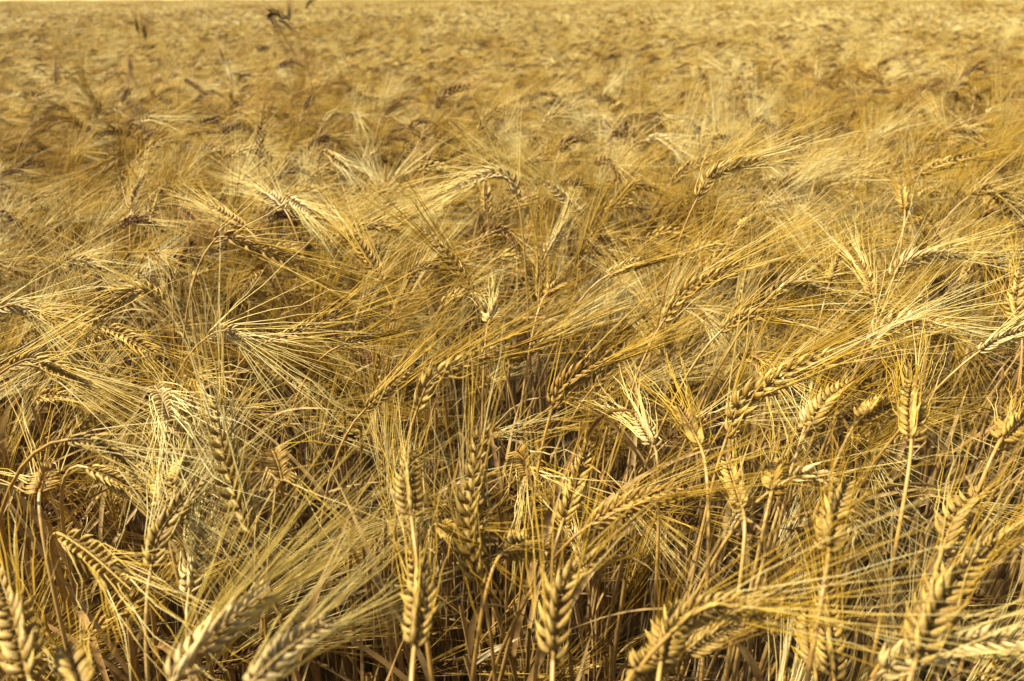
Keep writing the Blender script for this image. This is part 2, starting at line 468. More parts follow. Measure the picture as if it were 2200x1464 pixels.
# ------------------------------------------------------------------ ears one can tell apart: base > tip, ';' look, ';' label
EARS = '''
350,650 309,624 262,640 188,696;r30 a14 z0 G0.16,0.03 h4;golden arched ear drooping from a bent orange stalk, awns streaming over its whitish neighbour
-30,672 34,656 77,682 100,712;mp r60 z0;bright whitish plump ear at the picture edge under the arched golden ear
84,668 141,697;h-4 r40;dull half buried ear just behind the bright whitish plump ear
20,790 67,772 124,793 190,826;r30 a14 z0 h2;pale arched ear with dark underside below the bright whitish plump ear
229,708 280,730 336,764;h-3 r20;blond ear slanting downward beneath the arched golden ear
457,522 480,508 555,534 672,580;my r40 a14 z0 h2;long ochre ear curling over at its base with a bright awn sheaf beside it
383,568 417,523;h-5 md s70;small purplish brown ear standing in the gap above the arched golden ear
418,596 461,583;h-6 r20;short pale ear lying in the gap behind the purplish brown ear
314,548 328,544 342,558;h-3 my L60 s150;small curled tuft of an ear above the purplish ear gap
447,724 470,712 501,715 538,748;mp r50 z0 s140 h2;bright short ear bending over with grains fanned, near the picture's middle left
585,730 639,715 706,685 745,660;r10 a14 z0;long golden ear rising toward the tall green-gold stalk, row of beads along it
730,744 780,726 824,708;h-2 r0 z0;golden ear lying nearly flat left of the tall awns at the centre
336,834 352,862 364,898;mp r0 z- s150;stubby pale ear facing the viewer with its grains in stacked rows
405,804 437,822;h-5 r20;small half hidden ear above the stubby pale ear with stacked grains
545,1162 500,1040 478,950 463,848;h3 r25 a13;tall upright blurred ear with pale green grains beside the curled rosette ear
148,945 198,946 250,972 289,1012;r35 z0 h2;upper of two parallel arched ears, its dark underside lined with pale grains
190,1006 250,1032 306,1070;h-2 r15 z0;lower of two parallel arched ears, lying just under its twin
138,1152 196,1192 282,1268;h-3 r70 s140 z-;weathered brown ear with an open pale seam, pointing down to the dark stems
324,1224 342,1150 388,1085 440,1022;h0 r5 a13;big olive brown ear with a deep dark groove between two rows of grains
350,1085 348,1010;h-5 r20;ear standing half hidden behind the big olive brown grooved ear
376,1045 402,978;h-5 r60;greyish ear leaning out above the big olive brown grooved ear
405,1276 420,1200 437,1128;h-8 mp r25 s60;pale bleached ear standing low among the stems beside the big grooved ear
64,1462 28,1320 -6,1225;h2 r20;large olive ear with fat grains cut off by the picture's lower left edge
178,1500 150,1420 134,1392;h0 r30 L90;grey green ear tip poking up from the lower edge beside the large olive ear
588,975 598,1000 606,1034;my z- s230 r0 L100;curled rosette ear facing the viewer with grains and awns splayed all round
366,1474 450,1370 580,1262;h3 r25 a21 n150 s70 mp;large blurred ear at the lower edge whose long awns sweep up over the dark stems
535,1474 610,1402 715,1328;h4 r10 a21 n150 s70 mp;large blurred ear with pale grains, the lower of two ears with sweeping awn fans
85,1060 98,1018 118,1012;my h-3 s200 L70;tangled ochre tuft of awns at the edge beneath the pale arched ear
1017,630 972,562 916,496;r0 z0 a12 h2;plump golden herringbone ear pointing up, above the large central ear
876,606 892,578 918,572 946,580;h-2 my z0;short golden ear bent like a hook under the herringbone ear
826,610 792,556 756,500;h-1 r50;brownish golden ear leaning back beside the bright central awns
1050,692 1068,656;h-4 mp s140;small bright spikelet tuft below the herringbone ear
1176,630 1219,603;h-4 r20;little slender golden ear in the awns right of the herringbone ear
1173,548 1216,478;h-3 mp r30;pale ear leaning back below the twin bright arched ears
1306,592 1352,570 1395,556;h0 r20 z0;greyish brown ear crossing the bright awn sheaf
895,884 924,820 980,786 1054,757 1095,738;r15 a16 z0 h5 s70;large golden ear in the centre with beaded grains and long straight awns to the side
1186,880 1203,836 1248,798 1310,760;my a13 z0 r25 h5 s100;thick ochre ear with pale open husks along its underside, next to the large central ear
783,882 848,823 884,790;h-3 r10 z0;golden ear behind tall awns, running parallel to the large central ear
1406,960 1384,920 1364,890;h-5 mp r30;pale wispy ear standing low beside the thick ochre ear
1208,1124 1238,1040 1268,948;h-3 r5 s60 a8 n50;upright ear with neat herringbone grains below the thick ochre ear
1036,1262 1012,1150 1020,1010 1036,915;h3 r15 s70 a9 n45;tall brown upright ear, blurred, rising before the dark gap at the centre
884,1112 876,1040 884,962;h2 r35 s60 a8 n45;blurred brownish ear upright beside the tall brown ear
890,1392 902,1290 892,1180;h1 r40 s70;blurred grey green ear low in the middle crossed by the sweeping awns
1188,1422 1194,1312 1222,1240 1302,1186;h3 r20 a15;large olive ear with a pale tip bending over, lower centre
1268,1128 1337,1088 1462,1046;h-1 my r25 a14 z0;long golden ear with awns blown flat sideways, above the large pale tipped ear
944,1128 988,1154;h-5 r40 L70;small dim ear tucked beside the tall brown upright ear
1082,1188 1130,1172 1180,1184;h-5 r60 s140;brown twisted ear low between the tall brown ear and the pale tipped ear
1112,975 1126,990 1136,1024;my z- h-4 s220 L90;curled ochre rosette of grains under the thick ochre ear
1440,1362 1500,1312 1570,1302 1642,1314;h3 r50 a15 z0 s120;very thick golden ear lying level at the lower edge with pale tip grain
1470,1408 1530,1370 1590,1338;h-1 r15 z0;grey beige ear lying under the very thick level ear
1360,1446 1400,1430 1440,1414;h-3 r40;short beige ear at the bottom edge below the very thick level ear
1420,1424 1432,1362 1466,1300;h-2 r20;brown ear behind the base of the very thick level ear
1696,1030 1730,1018 1764,1031 1818,1091 1850,1162;h-1 mp r60 a15 z0 s120;bright cream ear bending down with a wide comb of awns over the dark stems
1780,1190 1790,1112 1820,1034;h2 r15 s60;grey green upright ear crossing in front of the bright cream comb ear
1658,1058 1680,988;h-3 r30 s70;dim brown ear standing left beside the bright cream comb ear
1597,1098 1578,1040 1560,984;h-2 r0 s70;slim upright ear with pale lines above the bundle of brown stems
2022,1190 2054,1112 2130,1042;h-1 r30 a13;brown ear slanting upward alone between vertical stems near the edge
1966,1424 1998,1326 2042,1256 2120,1172;h3 r20 a16;very large greyish beige ear with spread pale husks in the lower corner
1886,1452 1939,1415 2067,1382 2210,1372;h1 mp r20 z0 a14;large pale ear lying level at the lower corner, crossing the greyish beige ear
2116,1182 2160,1158 2215,1136;h1 r10 z0;pale ear with fine grains at the picture edge above the very large greyish ear
1752,1446 1742,1380 1738,1308;h-8 r10 s50;pinkish ear standing low among stems left of the curled strap leaf
1792,1462 1780,1350 1774,1248;h-5 r50 s50;grey brown ear low among stems beside the pinkish ear
1424,692 1478,622 1594,567;r0 a17 h2;golden two rowed ear from which the long pale awn sheaf sweeps up
1642,652 1690,613 1740,618 1816,642;mp r40 z0 h2;cream ear arching over just above the neat beaded ear
1547,714 1592,680 1662,676 1730,692;r5 z0 a14 h2;neat beaded pale ear arching level, sharp against a dark hollow
1916,606 1942,566 2012,547 2082,550;mp r25 z0 a14 h2;pale braided ear arching to the edge behind crossing awns
1878,642 1864,598 1838,553;h-1 r0;small pinkish herringbone ear upright beside the pale braided ear
1782,610 1808,542;h-2 r20;slim golden ear leaning beside the small pinkish herringbone ear
1866,752 1896,712 1958,688 2040,703;h1 mp r50 z0 a13 s130;blond ear hidden in a dense brush of awns
2192,702 2180,655 2192,588;h-1 r5;upright braided ear at the picture edge above the ear on an orange stalk
2101,758 2146,729 2215,706;h1 mp r10 z0 G-0.22,0.02;plump pale ear leaving the picture on a bare orange slanting stalk
1594,778 1612,764 1634,776 1650,804;h-2 my r60 L75 s130;small curled ear with torn pale husks above the long split ear
1560,944 1592,868 1648,832 1706,793 1784,764;r25 a15 z0 h4;long heavy ear with gaping pale husks, right of the centre
1506,962 1484,918 1458,874;h-1 r5;dull ear with narrow rows leaning away from the long heavy ear's foot
1738,918 1772,868 1832,822;h-1 r30;shaded olive ear beside the long heavy ear, half covered by awns
1846,902 1886,876 1934,848;h-1 r10;shaded greyish ear lying beneath the brush of awns
1958,946 1958,880 1962,814;h2 r20 s60;blurred upright ear of pale green straw before the orange slanting stalk
2150,946 2176,918 2210,886;h0 r10;beaded ear entering at the picture edge beneath the orange slanting stalk
1730,916 1756,862;h-4 mp s70;small wispy cream ear low between the shaded olive ear and the long heavy ear
1112,424 1100,386 1058,373 972,408;mp r50 a15 z0 h2;bright arched ear whose awns hang in a white vertical sheaf
1247,460 1194,410 1145,381;mp r15 z0 a14;bright ear leaning back beside the bright arched ear, awns fanned high
1320,438 1362,398 1418,408;h-1 r40 z0;golden ear arching low right of the twin bright ears
1440,396 1480,360 1553,334;r20 z0;dark golden ear arching just behind the long braided ear
1496,432 1534,374 1590,353 1650,345;r10 z0 a15 h2;long braided ear bent sideways with a level brush of awns
1976,374 2032,350 2112,332;r20 z0;slender braided ear arching near the beetle
2140,366 2206,334;r20;golden ear entering from the edge behind the slender braided ear
2080,424 2119,406 2160,432 2212,474;r40 z0;thick grey gold ear bending down out of the picture edge
612,452 590,428 550,407;mp r40 a14;bright cream ear with spiky husks in the upper left field
614,424 668,456;mp r20;pale ear branching off beside the bright cream spiky ear
530,492 488,466 440,438;r20 a14;blond ear buried in awns below the bright cream spiky ear
292,353 330,313 382,297;r10 z0;slender golden ear arching sideways in the upper left field
252,342 190,380;r20 a16;blond ear whose awns sweep down to the picture edge
283,452 296,410 319,374;r10;brown braided ear upright in the shaded hollow of the upper left field
324,466 340,418 368,402;r40;golden ear bent like a crook beside the brown braided ear
374,436 416,472;h-3 md;dark short ear slanting down behind the golden crook ear
700,324 746,360;r20;pale ear slanting down below the small double arch of ears
556,342 560,290 570,243;md s60 h2;purplish brown ear standing straight in the upper left field
493,250 512,243 534,250;my h-1;small ochre ear curled level beside the purplish brown straight ear
289,262 320,256 358,262;mp;whitish ear lying level above the slender arched ear
64,276 92,256 128,251;r20;brown gold ear arching near the edge of the field, upper left
70,214 104,204 137,212;r20;straw coloured ear arching behind the brown gold ear
694,266 712,246 744,244;mp r40;first bow of the small double arch of ears
744,252 764,244 772,266;mp;second bow of the small double arch of ears, shorter
396,170 420,186 446,205;md h1;dark brown ear slanting down alone among pale awns
260,218 281,189;md;dark ear beside the straight brown stalk, upper left
121,188 121,143;md h1 s60;dark upright ear at the edge of the distant crop
281,168 279,126;md h2 s60;dark upright ear with bristling awns, upper left distance
485,140 472,106;md h2 s60;dark leaning ear standing above the pale crop
297,72 291,40;mk h5 s40;dark brown ear sticking out of the distant crop, taller of the close pair
313,87 308,52;mk h4 s40;dark brown ear sticking out of the distant crop, lower of the close pair
620,46 622,8;mk h9 s30;black brown ear standing straight in the group that overtops the field
616,42 598,31 580,29 596,62;mk h9 s30;black brown ear bent double in the group that overtops the field
597,43 612,50 628,66;mk h8 s30;black brown ear hanging lowest in the group that overtops the field
658,20 664,6 680,-4;mk h10 s30;black brown ear at the very top edge, apart from the overtopping group
936,234 962,199 1011,184;md r20;brown arched ear leaning over in the middle distance above two braided ears
1026,288 1048,250 1099,224;r10;braided brown ear arching over, left of its level twin
1163,272 1188,249 1240,252;r10;braided brown ear bent level, right of its arching twin
950,270 970,262 1000,290;r30;small golden ear turned down, left below the braided brown ears
904,298 946,262;r30;dim brown ear leaning beside the small turned down ear
826,244 860,221;md;dim brown ear behind the vertical white awn bundle
944,308 980,295;h-1;low brown ear under the small turned down ear
1203,326 1218,304 1258,295;md r10;dark arched ear below the level braided ear
1388,300 1420,298 1460,328;mp r10;pale ear with crisp rows turned down, right of the dark arched ear
1311,238 1330,226 1351,233;r10;brown ear bowed over in the middle distance behind the pale turned down ear
1314,284 1342,249 1374,241;r20;long dim ear bowed beneath the brown bowed ear
2070,164 2098,145 2131,160;md r10;dark ear bowed like a hoop at the far side of the field
2068,160 2080,140 2097,127;md;dark ear standing behind the dark hoop ear
1963,198 1986,186 2006,188;md;first of two dark ears arching in line, the lower one
1998,186 2020,176 2042,180;md;second of two dark ears arching in line, the upper one
1874,196 1914,199;md;dark ear lying level left of the two arching in line
2152,221 2170,208 2189,224;md;dark bowed ear near the picture edge below the dark hoop ear
2172,124 2210,132;md mp;grey ear entering at the edge above the dark hoop ear
1836,147 1862,163;md;short dark ear tilted down in the far pale crop
1886,140 1924,122;md;thin dark ear arching in the far pale crop
2121,243 2138,236 2155,242;mp;whitish ear curled level under the dark hoop ear
1590,486 1623,467;h-2 r10;small golden ear peeping from the long pale awn sheaf
316,134 336,128 358,138;md;brown ear bowed among distant awns, first of a row of bows
592,148 622,132 654,143;md;brown ear bowed among distant awns, widest of the row of bows
550,108 584,102;mk;brown ear lying level below the overtopping black brown group
652,234 674,203;md;brown ear leaning above the small double arch of ears
1944,452 1938,396;h1 r20 s70;slim upright ear buried in awns beneath the dark beetle
'''.strip().splitlines()

def grain_mesh(name, mat):
    mb = MB(); V, Q, Tt = G_HI
    mb.add(V, Q, 0, husk=np.stack([V[:, 0] / 0.17, V[:, 2], np.full(len(V), 0.37)], 1)); mb.f.append(Tt); mb.m.append(np.zeros(len(Tt)))
    return mb.mesh(name, [mat])
LOOK = {'': ('grain', 'awn'), 'p': ('grain_pale', 'awn_pale'), 'd': ('grain_dark', 'awn_dark'), 'y': ('grain_yellow', 'awn'), 'o': ('grain_olive_shaded', 'awn'), 'k': ('grain_black', 'awn_dark')}
GRAIN = {k: grain_mesh('grain', M[v[0]]) for k, v in LOOK.items()}

N_PLACED = 0
TALL = []; NICK = []
for li, line in enumerate(EARS):
    a, b, label = line.split(';')
    P = np.array([[float(q) for q in t.split(',')] for t in a.split()])
    op = {}; gpt = None
    for t in b.split():
        if t[0] == 'G':
            gpt = [float(q) for q in t[1:].split(',')]
        else:
            op[t[0]] = t[1:]
    rg = np.random.default_rng(900 + li)
    h = float(op.get('h', 0)) / 100
    mid = P[len(P) // 2] if len(P) > 2 else P.mean(0)
    rd = ray(*mid)
    seg = np.linalg.norm(np.diff(P, axis=0), axis=1); lpx = seg.sum()
    Lt = float(op.get('L', 105)) / 1000
    zc = CANOPY + h + (0.025 if mid[1] < 330 else 0.0)
    if rd[2] > -0.012:
        D = 7.5
    else:
        D = min(7.5, (zc - CAMP[2]) / rd[2])
    if h >= 0.04 and mid[1] < 100:
        D = 0.092 * FPX / lpx; Lt = 0.092
    lat = lpx / FPX * D
    if lat > 0.122:
        D *= 0.122 / lat; lat = 0.122
    if lat < 0.055 and D > 1.2:
        Lt = max(0.07, lat * 1.2)
    sg = {'+': 1, '-': -1, '0': 0}.get(op.get('z', ''), 1 if P[-1][1] < P[0][1] else -1)
    dep = math.sqrt(max(0.0, Lt * Lt - lat * lat)) * 0.85 * sg
    cs = np.concatenate([[0], np.cumsum(seg)]) / lpx
    Q3 = [CAMP + ray(*p) * (D + dep * (c - 0.5)) for p, c in zip(P, cs)]
    ax = catmull(Q3, 15)
    t0 = unit(ax[1] - ax[0])
    view = unit(CAMP - ax[7])
    tm = unit(ax[8] - ax[6])
    roll = R(float(op.get('r', 15)) * (1 if li % 2 else -1) + rg.normal(0, 6))
    vv = unit(view - tm * np.dot(view, tm)); ref = vv * math.cos(roll) + np.cross(tm, vv) * math.sin(roll)
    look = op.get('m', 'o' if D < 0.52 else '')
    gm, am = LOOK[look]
    gr, aw = ear_layout(ax, ref, rg, nodes=int(rg.integers(20, 26)) if D < 1.5 else 18, awn_share=float(op['n']) / 100 if 'n' in op else 0.72 if D < 0.55 else (1.0 if D < 1.2 else 1.1), size=rg.uniform(0.98, 1.12), awn_len=float(op.get('a', 12.5)) / 100, spread=float(op.get('s', 100)) / 100,
                        open_=1.0 + 0.25 * (float(op.get('s', 100)) > 125) + 0.9 * (float(op.get('s', 100)) > 190))
    ground = None
    if gpt is not None:
        ground = np.array([ax[0][0] + gpt[0], ax[0][1] + gpt[1], 0.0])
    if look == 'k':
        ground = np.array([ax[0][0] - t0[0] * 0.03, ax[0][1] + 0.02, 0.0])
    sp = stalk_path(ax[0], t0, rg, n=22, neck=0.10 if t0[2] > -0.2 else 0.07, ground=ground)
    org = sp[0].copy(); org[2] = 0
    t = empty('wheat_plant', org, label, 'wheat plant', 'ears that stand out of the crop')
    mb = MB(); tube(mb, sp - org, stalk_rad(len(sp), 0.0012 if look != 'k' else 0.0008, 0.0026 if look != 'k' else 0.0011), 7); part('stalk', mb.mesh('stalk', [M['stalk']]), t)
    c0 = ax[0] - org
    near = D < 0.80
    mb = MB(); tube(mb, ax - ax[0], np.linspace(0.0012, 0.0005, len(ax)), 5)
    if not near:
        add_grains(mb, [(s - ax[0], x, y, z) for s, x, y, z in gr], G_HI if D < 1.3 else G_LO)
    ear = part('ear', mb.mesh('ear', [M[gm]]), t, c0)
    if near:
        for s, x, y, z in gr:
            go_ = part('grain', GRAIN[look], ear)
            m4 = Matrix.Identity(4)
            for r_ in range(3):
                m4[r_][0], m4[r_][1], m4[r_][2], m4[r_][3] = x[r_], y[r_], z[r_], s[r_] - ax[0][r_]
            go_.matrix_local = m4
    mb = MB(); add_awns(mb, [(s - ax[0], d, bb, l) for s, d, bb, l in aw], 0, 0.00052 if D > 0.55 else 0.00040, 5 if D < 1.5 else 3)
    awo = part('awns', mb.mesh('awns', [M[am]]), ear); awo['kind'] = 'stuff'
    if D < 1.0 and li % 2 == 0:
        mb = MB(); k = int(len(sp) * rg.uniform(0.35, 0.55))
        add_leaf(mb, sp[k] - org, rg.uniform(0, 6.28), rg, rg.uniform(0.12, 0.2), rg.uniform(0.006, 0.010), rg.uniform(0.0, 0.9), rg.uniform(1.0, 2.6))
        part('leaf', mb.mesh('leaf', [M['leaf']]), t)
    w_ = label.replace(',', '').split()
    nk = ' '.join(w_[:w_.index('ear') + 1]) if 'ear' in w_[:7] else ' '.join(w_[:5])
    if 'ear' in w_[:7] and not any(q[2] == nk for q in NICK):
        NICK.append((mid[0], mid[1], nk))
    TALL.append((D, ax[0][2], ax[-1][2], label))
    N_PLACED += 1


# ------------------------------------------------------------------ the crop around them
def bent_ear_axis(rg, h, tilt, droop, L, n=13):
    """ear axis bending in the x-z plane from tilt (from vertical) by droop, neck at height h"""
    P = [np.array([0.0, 0.0, h])]; a = tilt
    for i in range(n - 1):
        P.append(P[-1] + np.array([math.sin(a), 0, math.cos(a)]) * L / (n - 1))
        a += droop / (n - 1)
    P = np.array(P)
    P[:, 1] += np.linspace(0, 1, n) ** 2 * rg.normal(0, 0.012)
    return P

def crop_plant(k, rg):
    """one crop plant 0.9 m to the neck, leaning to +x: returns the meshes' content"""
    if k >= 14:                             # arched over, ear hanging free above its neighbours
        tilt = R(rg.uniform(28, 55)); droop = R(rg.uniform(70, 115))
    else:
      tilt = R([18, 42, 58, 70, 80, 90, 104, 50, 75, 95, 30, 108, 64, 85][k % 14] + rg.normal(0, 5))
      droop = R([10, 25, 35, 40, 50, 60, 45, 60, 30, 75, 45, 30, 55, 70][k % 14])
    L = rg.uniform(0.075, 0.118)
    ax = bent_ear_axis(rg, 0.90, tilt, droop, L)
    t0 = unit(ax[1] - ax[0])
    gr, aw = ear_layout(ax, [rg.normal(0, 1), rg.normal(0, 1), rg.normal(0, 0.4)], rg, nodes=int(rg.integers(17, 25)), awn_len=0.14, spread=rg.uniform(0.65, 1.1), awn_share=0.95 if k < 14 else 0.5, size=rg.uniform(0.82, 1.05))
    sp = stalk_path(ax[0], t0, rg, n=14, neck=0.12, ground=np.array([-0.10 - 0.1 * math.sin(tilt), rg.normal(0, 0.03), 0.0]))
    sp_off = sp[0].copy(); sp_off[2] = 0
    return ax - sp_off, [(a - sp_off, b, c, d) for a, b, c, d in gr], [(a - sp_off, b, c, d) for a, b, c, d in aw], sp - sp_off

hidden = bpy.data.collections.new('wheat_crop_kinds')
crop_parts = []           # shared meshes for crop plants that are things
NEAR_N = 20
for k in range(NEAR_N):
    rg = np.random.default_rng(100 + k)
    ax, gr, aw, sp = crop_plant(k, rg)
    e = MB(); tube(e, ax, np.linspace(0.0011, 0.0005, len(ax)), 5, 0); add_grains(e, gr, G_LO, 0)
    a = MB(); add_awns(a, aw, 0, 0.00052, 3)
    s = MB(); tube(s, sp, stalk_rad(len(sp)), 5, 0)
    lf = MB()
    add_leaf(lf, sp[int(len(sp) * 0.5)], rg.uniform(0, 6.3), rg, rg.uniform(0.12, 0.22), 0.008, rg.uniform(0.2, 1.2), rg.uniform(1.2, 2.6))
    yellow = 'grain_yellow' if k % 5 == 1 else ('grain_pale' if k == 3 else ('grain_dark' if k in (5, 8, 12, 15, 16, 18) else 'grain'))  # brown grain on arched kinds paints in their shaded undersides
    crop_parts.append((s.mesh('stalk', [M['stalk']]), e.mesh('ear', [M[yellow]]), a.mesh('awns', [M['awn']]), lf.mesh('leaf', [M['leaf']])))
    j = MB()
    for src, mi in ((s, 0), (e, 1), (a, 2), (lf, 3)):
        base = j.n
        for v in src.v: j.v.append(v)
        for f in src.f: j.f.append(f + base)
        for m in src.m: j.m.append(np.full(len(m), mi))
        j.n += src.n
    me = j.mesh('crop_plant', [M['stalk'], M[yellow], M['awn'], M['leaf']])
    o = bpy.data.objects.new('crop_%02d' % k, me); hidden.objects.link(o)

MID_N = 14
for k in range(MID_N):                      # the same plants for the middle distance: fewer, slightly stouter awns
    rg = np.random.default_rng(200 + k)
    ax, gr, aw, sp = crop_plant(k if k < 10 else k + 4, rg)
    mb = MB(); add_grains(mb, gr, G_MID, 1); add_awns(mb, aw, 2, 0.0008, 2, 0.42, rg); tube(mb, sp[6:], 0.0016, 3, 0)
    o = bpy.data.objects.new('crop_mid_%02d' % k, mb.mesh('crop_mid', [M['stalk'], M[('grain', 'grain_dark', 'grain_dark', 'grain', 'grain_yellow')[k % 5]], M['awn' if k % 3 else 'awn_pale']])); hidden.objects.link(o)  # larger share of brown grain puts the ears' shaded sides into colour
STEM_N = 6
for k in range(STEM_N):                     # bare straw with dry leaves, lower than the ears
    rg = np.random.default_rng(300 + k)
    mb = MB()
    top = np.array([rg.normal(0, 0.035), rg.normal(0, 0.035), 0.80])
    P = bez(np.zeros(3), np.array([0, 0, 0.3]), np.array([top[0] * 0.3, top[1] * 0.3, 0.6]), top, 10)
    rr = np.linspace(0.0027, 0.0019, 10); rr[3] *= 1.3; rr[6] *= 1.35; rr[4] *= 0.88; rr[7] *= 0.88
    tube(mb, P, rr, 6, 0)
    for f in (0.35, 0.55, 0.8):
        if rg.random() < 0.22:
            add_leaf(mb, P[int(f * 10)], rg.uniform(0, 6.3), rg, rg.uniform(0.10, 0.24), rg.uniform(0.005, 0.009), rg.uniform(1.1, 1.5), rg.uniform(0.2, 1.6), 1)
    o = bpy.data.objects.new('crop_stem_%02d' % k, mb.mesh('crop_stem', [M['stalk'], M['leaf']])); hidden.objects.link(o)

PATCH_N = 4
for k in range(PATCH_N):                    # a square metre of far crop
    rg = np.random.default_rng(500 + k)
    mb = MB()
    for q in range(230):
        x, y = rg.uniform(-0.52, 0.52, 2)
        h = rg.normal(0.89, 0.05)
        az = rg.normal(0.5, 1.0)
        ca, sa = math.cos(az), math.sin(az)
        ax = bent_ear_axis(rg, h, R(rg.uniform(50, 112)), R(rg.uniform(15, 60)), 0.1, 5)
        ax = np.stack([ax[:, 0] * ca - ax[:, 1] * sa + x, ax[:, 0] * sa + ax[:, 1] * ca + y, ax[:, 2]], 1)
        tube(mb, ax, np.array([0.003, 0.0062, 0.0066, 0.0055, 0.002]), 4, 3 if rg.random() < 0.55 else 1)  # brown ears mixed in carry the shaded sides of far ears as colour
        t0 = unit(ax[1] - ax[0])
        tube(mb, np.array([[ax[0][0] - t0[0] * 0.1, ax[0][1] - t0[1] * 0.1, 0.3], ax[0] - t0 * 0.08, ax[0]]), 0.0016, 3, 0)
        tt = unit(ax[-1] - ax[0])
        for b in range(8):
            st = ax[rg.integers(1, 5)]
            dd = unit(tt + rg.normal(0, 0.24, 3))
            tube(mb, np.array([st, st + dd * rg.uniform(0.1, 0.16)]), np.array([0.0016, 0.0006]), 3, 2)
    o = bpy.data.objects.new('crop_turf_%02d' % k, mb.mesh('crop_far', [M['stalk'], M['grain'], M['awn_pale' if k % 2 else 'awn'], M['grain_dark']])); hidden.objects.link(o)
# alphabetical order in the collection: crop_00.., crop_stem_.., crop_turf_..

pts = []; rots = []; scs = []; idx = []
def put(p, r, s, i):
    pts.append(p); rots.append(r); scs.append(s); idx.append(i)
def wob(x, y):
    return 0.5 * math.sin(x * 1.9 + 0.7) * math.sin(y * 1.3 + 0.4) + 0.35 * math.sin(x * 4.1 + y * 2.7) + 0.25 * math.sin(y * 5.3 - x * 1.7)

rg = np.random.default_rng(77)
cell = 0.056
cands = []
for iy in range(int(-0.5 / cell), int(7.7 / cell)):
    y0 = iy * cell
    xm = 0.80 * max(y0, 0) + 1.2
    for ix in range(int(-xm / cell), int(xm / cell) + 1):
        x = ix * cell + rg.uniform(-0.5, 0.5) * cell; y = y0 + rg.uniform(-0.5, 0.5) * cell
        d = max(0.0, y)
        # share of plants that carry an ear near the canopy grows with distance: the nearest ears are placed one by one
        pe = np.interp(d, [0, 0.35, 0.7, 1.0, 1.5], [0.22, 0.25, 0.6, 0.95, 1.0])
        az = rg.normal(0.55, 0.75) if rg.random() < 0.72 else rg.uniform(0, 6.283)
        if rg.random() < pe:
            h = rg.normal(np.interp(d, [0, 0.5, 1.0, 1.8, 3.0], [0.73, 0.77, 0.825, 0.855, 0.885]), 0.035) + np.interp(d, [1, 2], [0.03, 0.06]) * wob(x, y)
            h = min(h, np.interp(d, [0, 0.5, 1.0, 2.0, 3.0], [0.81, 0.85, 0.89, 0.925, 0.97]))
            k = int(rg.choice([0, 10, 1, 7, 2, 12, 0, 10, 1])) if rg.random() < np.interp(d, [0.5, 1.4, 2.5], [0.8, 0.5, 0.18]) else int(rg.choice([2, 3, 4, 5, 6, 8, 9, 11, 12, 13])); s = h / 0.90
            if d > 0.9 and rg.random() < 0.24:
                k = int(rg.integers(14, 20)); h = min(h + 0.075, 0.985); s = h / 0.90
            cands.append((x, y, az, s, k, h))
        for _ in range(6 if d < 0.75 else (2 if d < 1.2 else 1)):
            if d > 3.0 or rg.random() > np.interp(d, [0, 0.8, 3.0], [0.9, 0.8, 0.3]):
                continue
            x2, y2 = x + rg.normal(0, 0.03), y + rg.normal(0, 0.03)
            s = rg.uniform(0.8, 1.1)
            put((x2, y2, 0), (rg.normal(0, 0.035), rg.normal(0, 0.035), rg.uniform(0, 6.28)), s, NEAR_N + MID_N + int(rg.integers(0, STEM_N)))

def name_by_neighbours(bend, v, used=set()):
    near = sorted(NICK, key=lambda q: (q[0] - v[0]) ** 2 + (q[1] - v[1]) ** 2)[:7]
    a = near[0]
    dx, dy = v[0] - a[0], v[1] - a[1]
    rel = ('just right of' if dx > 0 else 'just left of') if abs(dx) > abs(dy) else ('just below' if dy > 0 else 'just above')
    opts = ['golden %s ear %s the %s' % (bend, rel, a[2])]
    opts += ['golden %s ear between the %s and the %s' % (bend, near[i][2], near[j][2]) for j in range(1, 7) for i in range(j)]
    opts += ['%s wheat ear %s, closer to the %s than the %s' % (bend, rel.replace('just ', '').replace(' of', ''), near[0][2], near[j][2]) for j in range(1, 7)]
    for o in opts:
        if o not in used and len(o.split()) <= 16:
            used.add(o)
            return o
    return opts[0]

# the crop plants that show largest stand as things of their own
def seen(c):
    x, y, az, s, k, h = c
    p = np.array([x + math.cos(az) * 0.12, y + math.sin(az) * 0.12, h]) - CAMP
    q = CM[:3, :3].T @ p
    if q[2] > -0.25:
        return None
    return q[0] / -q[2] * FPX + 1100, 732 - q[1] / -q[2] * FPX, -q[2]
score = []
for i, c in enumerate(cands):
    v = seen(c)
    if v and 20 < v[0] < 2180 and 20 < v[1] < 1445 and c[1] > 0.75:
        score.append((v[2] - 4.0 * (c[5] - 0.85), i, v))
score.sort()
N_THINGS = max(0, 300 - N_PLACED)
chosen = {i: v for _, i, v in score[:N_THINGS]}
for i, c in enumerate(cands):
    x, y, az, s, k, h = c
    if i not in chosen:
        put((x, y, 0), (rg.normal(0, 0.03), rg.normal(0, 0.03), az), s, k if y < 3.2 else NEAR_N + (k % 10 if k < 14 and k not in (10, 11) else (5 if k < 14 else 10 + k % 4)))
        continue
    bend = ('upright', 'leaning', 'leaning', 'nodding', 'nodding', 'drooping', 'drooping', 'leaning', 'nodding', 'drooping', 'upright', 'drooping', 'leaning', 'nodding', 'arched', 'arched', 'arched', 'arched', 'arched', 'arched')[k]
    t = empty('wheat_plant', (x, y, 0), name_by_neighbours(bend, chosen[i]), 'wheat plant', 'crowded wheat plants between the ears that stand out')
    t.rotation_euler = (0, 0, az); t.scale = (s, s, s)
    sm, em, am, lm = crop_parts[k]
    part('stalk', sm, t); ear = part('ear', em, t); aw = part('awns', am, ear); aw['kind'] = 'stuff'; part('leaf', lm, t)

